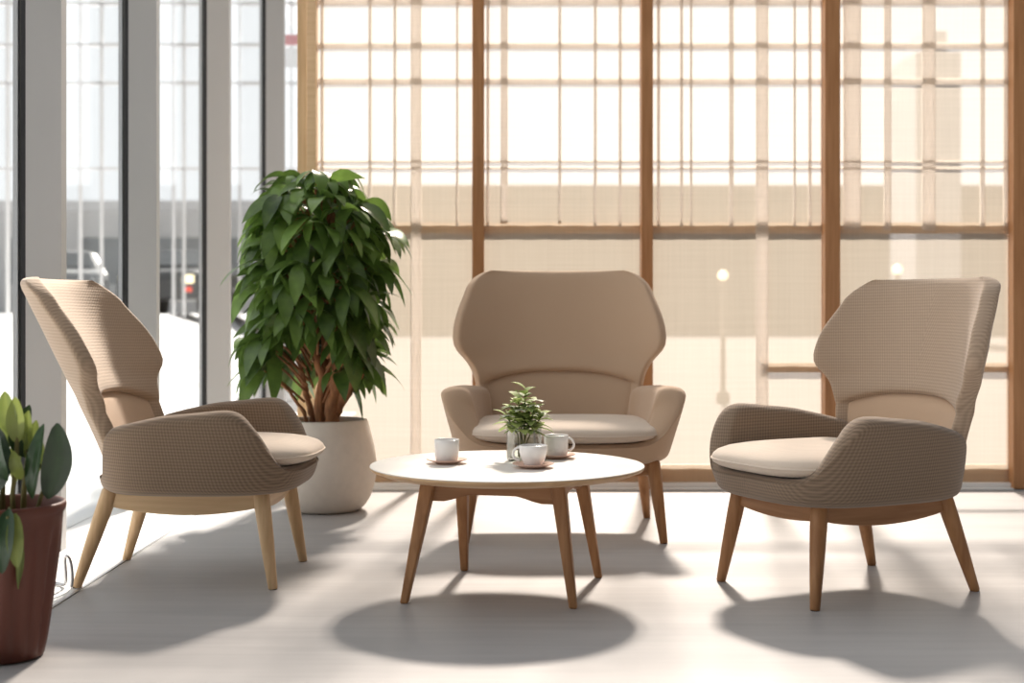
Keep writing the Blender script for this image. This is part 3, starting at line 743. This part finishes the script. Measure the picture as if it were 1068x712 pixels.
for pts, r in trunks:
    q = [P3(*p) for p in pts]; dense = []
    for a, b_ in zip(q, q[1:]):
        for kk in range(4): dense.append(a.lerp(b_, kk/4))
    dense.append(q[-1]); n_ = len(dense)
    dense = [p+Vector((rnd.uniform(-1, 1), rnd.uniform(-1, 1), 0))*.004 for p in dense]
    tube(bm, dense, [r*(1.12-.55*i/n_)*(1+.12*math.sin(i*1.9)) for i in range(n_)], 10)
new_obj('trunk', bm, M['bark'], pl)
bml, tl = new_leaf_bm(); bmb = bmesh.new()
def canopy_r(py):      # half width in px at image row, and centre
    hw = lin([(172, 22), (190, 52), (215, 70), (250, 82), (300, 82), (340, 76), (375, 72), (395, 60)], py)
    cx = lin([(172, 330), (215, 332), (260, 330), (320, 328), (395, 326)], py); return cx, hw
whorls = []
for i in range(150):
    py = 178+(388-178)*((i+.5)/150)
    cx, hw = canopy_r(py); a = i*2.39996; rr_ = math.sqrt(rnd.uniform(.15, 1.0))*.80
    if py > 350 and rr_ < .5: rr_ = .6
    if py > 345 and math.sin(a) < -.2 and abs(math.cos(a)) < .75: continue     # trunk shows here
    ctr = P3(cx, py); R2 = hw*PD/F
    whorls.append((ctr+Vector((math.cos(a)*rr_*R2, math.sin(a)*rr_*R2*.95, 0)), a, rr_, py))
for p, a, rr_, py in whorls:
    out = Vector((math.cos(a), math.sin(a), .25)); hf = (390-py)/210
    ax = P3(332, min(430, py+45)); tube(bmb, [ax.lerp(p, .25), ax.lerp(p, .65)+Vector((0, 0, .01)), p], [.006, .005, .003], 6)
    nl = rnd.randint(4, 6)
    for kk in range(nl):
        b_ = a+ (kk-(nl-1)/2)*rnd.uniform(.55, .8)
        dv = Vector((math.cos(b_), math.sin(b_), rnd.uniform(-.7, .6)))
        upv = Vector((rnd.uniform(-.7, .7), rnd.uniform(-.7, .7), 1))
        L = rnd.uniform(.14, .26)*(1 if py > 205 else .8)
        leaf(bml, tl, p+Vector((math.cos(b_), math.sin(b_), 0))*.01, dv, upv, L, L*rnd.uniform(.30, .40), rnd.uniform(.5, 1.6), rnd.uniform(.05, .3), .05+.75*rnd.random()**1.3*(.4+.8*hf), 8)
# a couple of long stragglers low on the right, as in the photo
for px_, py_, dx in ((398, 378, 1), (385, 372, 1), (392, 360, 1), (262, 372, -1), (258, 358, -1)):
    leaf(bml, tl, P3(px_-18*dx, py_-10, -.05), Vector((dx, -.2, -.2)), Vector((0, 0, 1)), .14, .055, 1.2, .2, .3, 7)
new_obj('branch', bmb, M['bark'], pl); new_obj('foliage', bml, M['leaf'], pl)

# ================================================================== TERRACOTTA POT, FRONT LEFT
QD = 3.47; QX = wx(4, QD)
t = thing('flowerpot', 'fluted terracotta pot at the front left edge', 'flowerpot', (QX, QD, 0))
hq = .405
def rib(a, z): return 1+.085*(abs(math.cos(8*a))-.7)*max(0, min(1, (hq-.05-z)/.06))*max(0, min(1, z/.03))
pr = [(0, 0), (.085, 0), (.096, .004)]+[(lerp(.100, .148, u**.9), hq*.9*u+.006*(1-u)) for u in (0, .1, .2, .3, .4, .5, .6, .7, .8, .9, .97)]+[(.148, hq*.925), (.152, hq*.94), (.155, hq*.955), (.1555, hq*.985), (.153, hq), (.147, hq), (.143, hq-.006), (.141, hq-.04), (.138, hq-.06)]
bm = bmesh.new(); lathe(bm, pr, 112, rib=rib); new_obj('pot_body', bm, M['terra'], t)
bm = bmesh.new(); lathe(bm, [(0, hq-.045), (.08, hq-.042), (.142, hq-.05), (.142, hq-.07), (0, hq-.07)], 40); new_obj('soil', bm, M['soil'], t)
# slim leaf-shaped relief on the pot's wall
bm, tl = new_leaf_bm()
def potwall(ang, z): r = lerp(.100, .148, (z/(hq*.9))**.9)+.008; return Vector((r*math.cos(ang), r*math.sin(ang), z))
rows = []
for i in range(11):
    u = i/10; z = lerp(.20, .325, u); wv = .075*math.sin(PI*max(.02, min(.98, u)))*.9; ca = -.95+.05*u
    rows.append([bm.verts.new(potwall(ca+q*wv, z)+Vector((math.cos(ca), math.sin(ca), 0))*(.003 if q == 0 else -.004)) for q in (-1, -.5, 0, .5, 1)])
for a, b_ in zip(rows, rows[1:]):
    for i in range(4): bm.faces.new((a[i], a[i+1], b_[i+1], b_[i]))
for q in bm.verts: q[tl] = .3
new_obj('leaf_relief', bm, M['leaf_lime'], t)
pq = thing('leafy_plant', 'dark paddle-leaved plant in the fluted terracotta pot', 'plant', (QX, QD, hq-.046))
Zq = hq-.046
def Q3(px, py, dy=0): return Vector((wx(px, QD+dy)-QX, dy, wz(py, QD+dy)-Zq))
bm = bmesh.new()
for pts, r in (([(14,542,-.03),(13,515,-.03),(17,480,-.03),(18,450,-.03),(16,425,-.03)], .007), ([(24,542,.0),(25,510,.0),(30,470,.0),(30,440,.0)], .008), ([(2,542,.03),(3,500,.02),(6,460,.0)], .008),
               ([(36,542,-.01),(42,520,-.02),(52,490,-.02)], .006), ([(28,470,-.01),(36,478,-.02),(44,488,-.02)], .005), ([(8,542,-.05),(10,530,-.10),(8,540,-.16)], .005), ([(-20,542,.0),(-26,500,0),(-30,460,0)], .008)):
    q = [Q3(*p) for p in pts]; tube(bm, q, [r*(1-.3*i/len(q)) for i in range(len(q))], 8)
new_obj('stem', bm, M['stem'], pq)
def paddle(bm, tl, p0, p1, W, bend=(0, 0, 0), fold=.2, tone=.4, face=Vector((0, -1, .15)), n=14, th=.003):
    p0 = Vector(p0); p1 = Vector(p1); d = (p1-p0); side = d.normalized().cross(face).normalized(); nrm = side.cross(d.normalized()).normalized(); fr = []; bk = []
    for i in range(n+1):
        u = i/n; c = p0+d*u+Vector(bend)*math.sin(PI*u); wv = W/2*(max(0, math.sin(PI*(.03+.94*u**.9)))**.7) if 0 < i < n else W*.04
        rw = []
        for q in (-1, -.55, 0, .55, 1):
            vv = bm.verts.new(c+side*q*wv+nrm*(abs(q)*wv*fold)); vv[tl] = tone+(.25 if q == 0 else .0)+.08*math.sin(u*26)*abs(q); rw.append(vv)
        fr.append(rw)
    for a, b_ in zip(fr, fr[1:]):
        for i in range(4): bm.faces.new((a[i], a[i+1], b_[i+1], b_[i]))
bmd, td = new_leaf_bm(); bmg, tg = new_leaf_bm()
paddle(bmd, td, Q3(50, 520, -.02), Q3(60, 441, -.03), .075, (.012, 0, 0), .25, .25, Vector((.35, -1, .1)))
paddle(bmd, td, Q3(34, 520, -.03), Q3(46, 442, -.04), .058, (.0, -.01, 0), .45, .6, Vector((-.6, -1, .1)))
paddle(bmd, td, Q3(-2, 512, -.05), Q3(-1, 446, -.06), .062, (.006, 0, 0), .2, .2)
paddle(bmd, td, Q3(10, 530, -.15), Q3(2, 598, -.165), .055, (0, -.015, 0), .3, .45)
paddle(bmd, td, Q3(-30, 520, 0), Q3(-42, 430, 0), .085, (-.01, 0, 0), .2, .3)
for (a, b_, W, tn, fc) in (((14,455,-.03),(5,408,-.04),.050,.4,(0,-1,.1)), ((18,462,-.03),(16,414,-.045),.046,.75,(.3,-1,.1)), ((28,475,-.0),(30,428,-.01),.044,.6,(-.3,-1,0)), ((30,482,.0),(38,438,.0),.036,.4,(.4,-1,0)),
                       ((8,470,.0),(-8,425,.0),.05,.5,(0,-1,.2)), ((16,535,-.15),(18,592,-.17),.042,.5,(.2,-1,.1)), ((-8,470,.02),(-24,420,.02),.05,.6,(0,-1,.2)), ((22,500,-.04),(14,470,-.06),.034,.7,(0,-1,.3))):
    paddle(bmg, tg, Q3(*a), Q3(*b_), W, (0, -.008, 0), .25, tn, Vector(fc))
rq = random.Random(5)
for kk in range(9):
    x0 = rq.uniform(-18, 36); y0 = rq.uniform(470, 515); dy_ = rq.uniform(-.07, .05); ln = rq.uniform(32, 58)
    paddle(bmd if kk % 3 else bmg, td if kk % 3 else tg, Q3(x0, y0, dy_), Q3(x0+rq.uniform(-12, 10), y0-ln, dy_-rq.uniform(0, .03)), rq.uniform(.03, .05), (rq.uniform(-.01, .01), -.01, 0), .35, rq.uniform(.1, .8), Vector((rq.uniform(-.8, .8), -1, rq.uniform(-.2, .4))))
new_obj('dark_leaves', bmd, M['leaf_dark'], pq); new_obj('lime_leaves', bmg, M['leaf_lime'], pq)

# grey cable loop standing on the white strip behind the pot
bm = bmesh.new(); CD = 4.3
pts = [(wx(74, CD), CD, .0065), (wx(75.5, CD), CD, .03), (wx(75, CD), CD, .07), (wx(73, CD), CD, .105), (wx(69, CD), CD, .118), (wx(66, CD), CD+.01, .10), (wx(66.5, CD), CD+.02, .05), (wx(66, CD), CD+.03, .0065), (wx(55, CD), CD+.08, .0065), (wx(30, CD), CD+.1, .0065)]
tube(bm, pts, .006, 10)
tag(new_obj('cable', bm, M['steel'], sub=1), 'grey looped cable on the white strip behind the terracotta pot', 'cable')
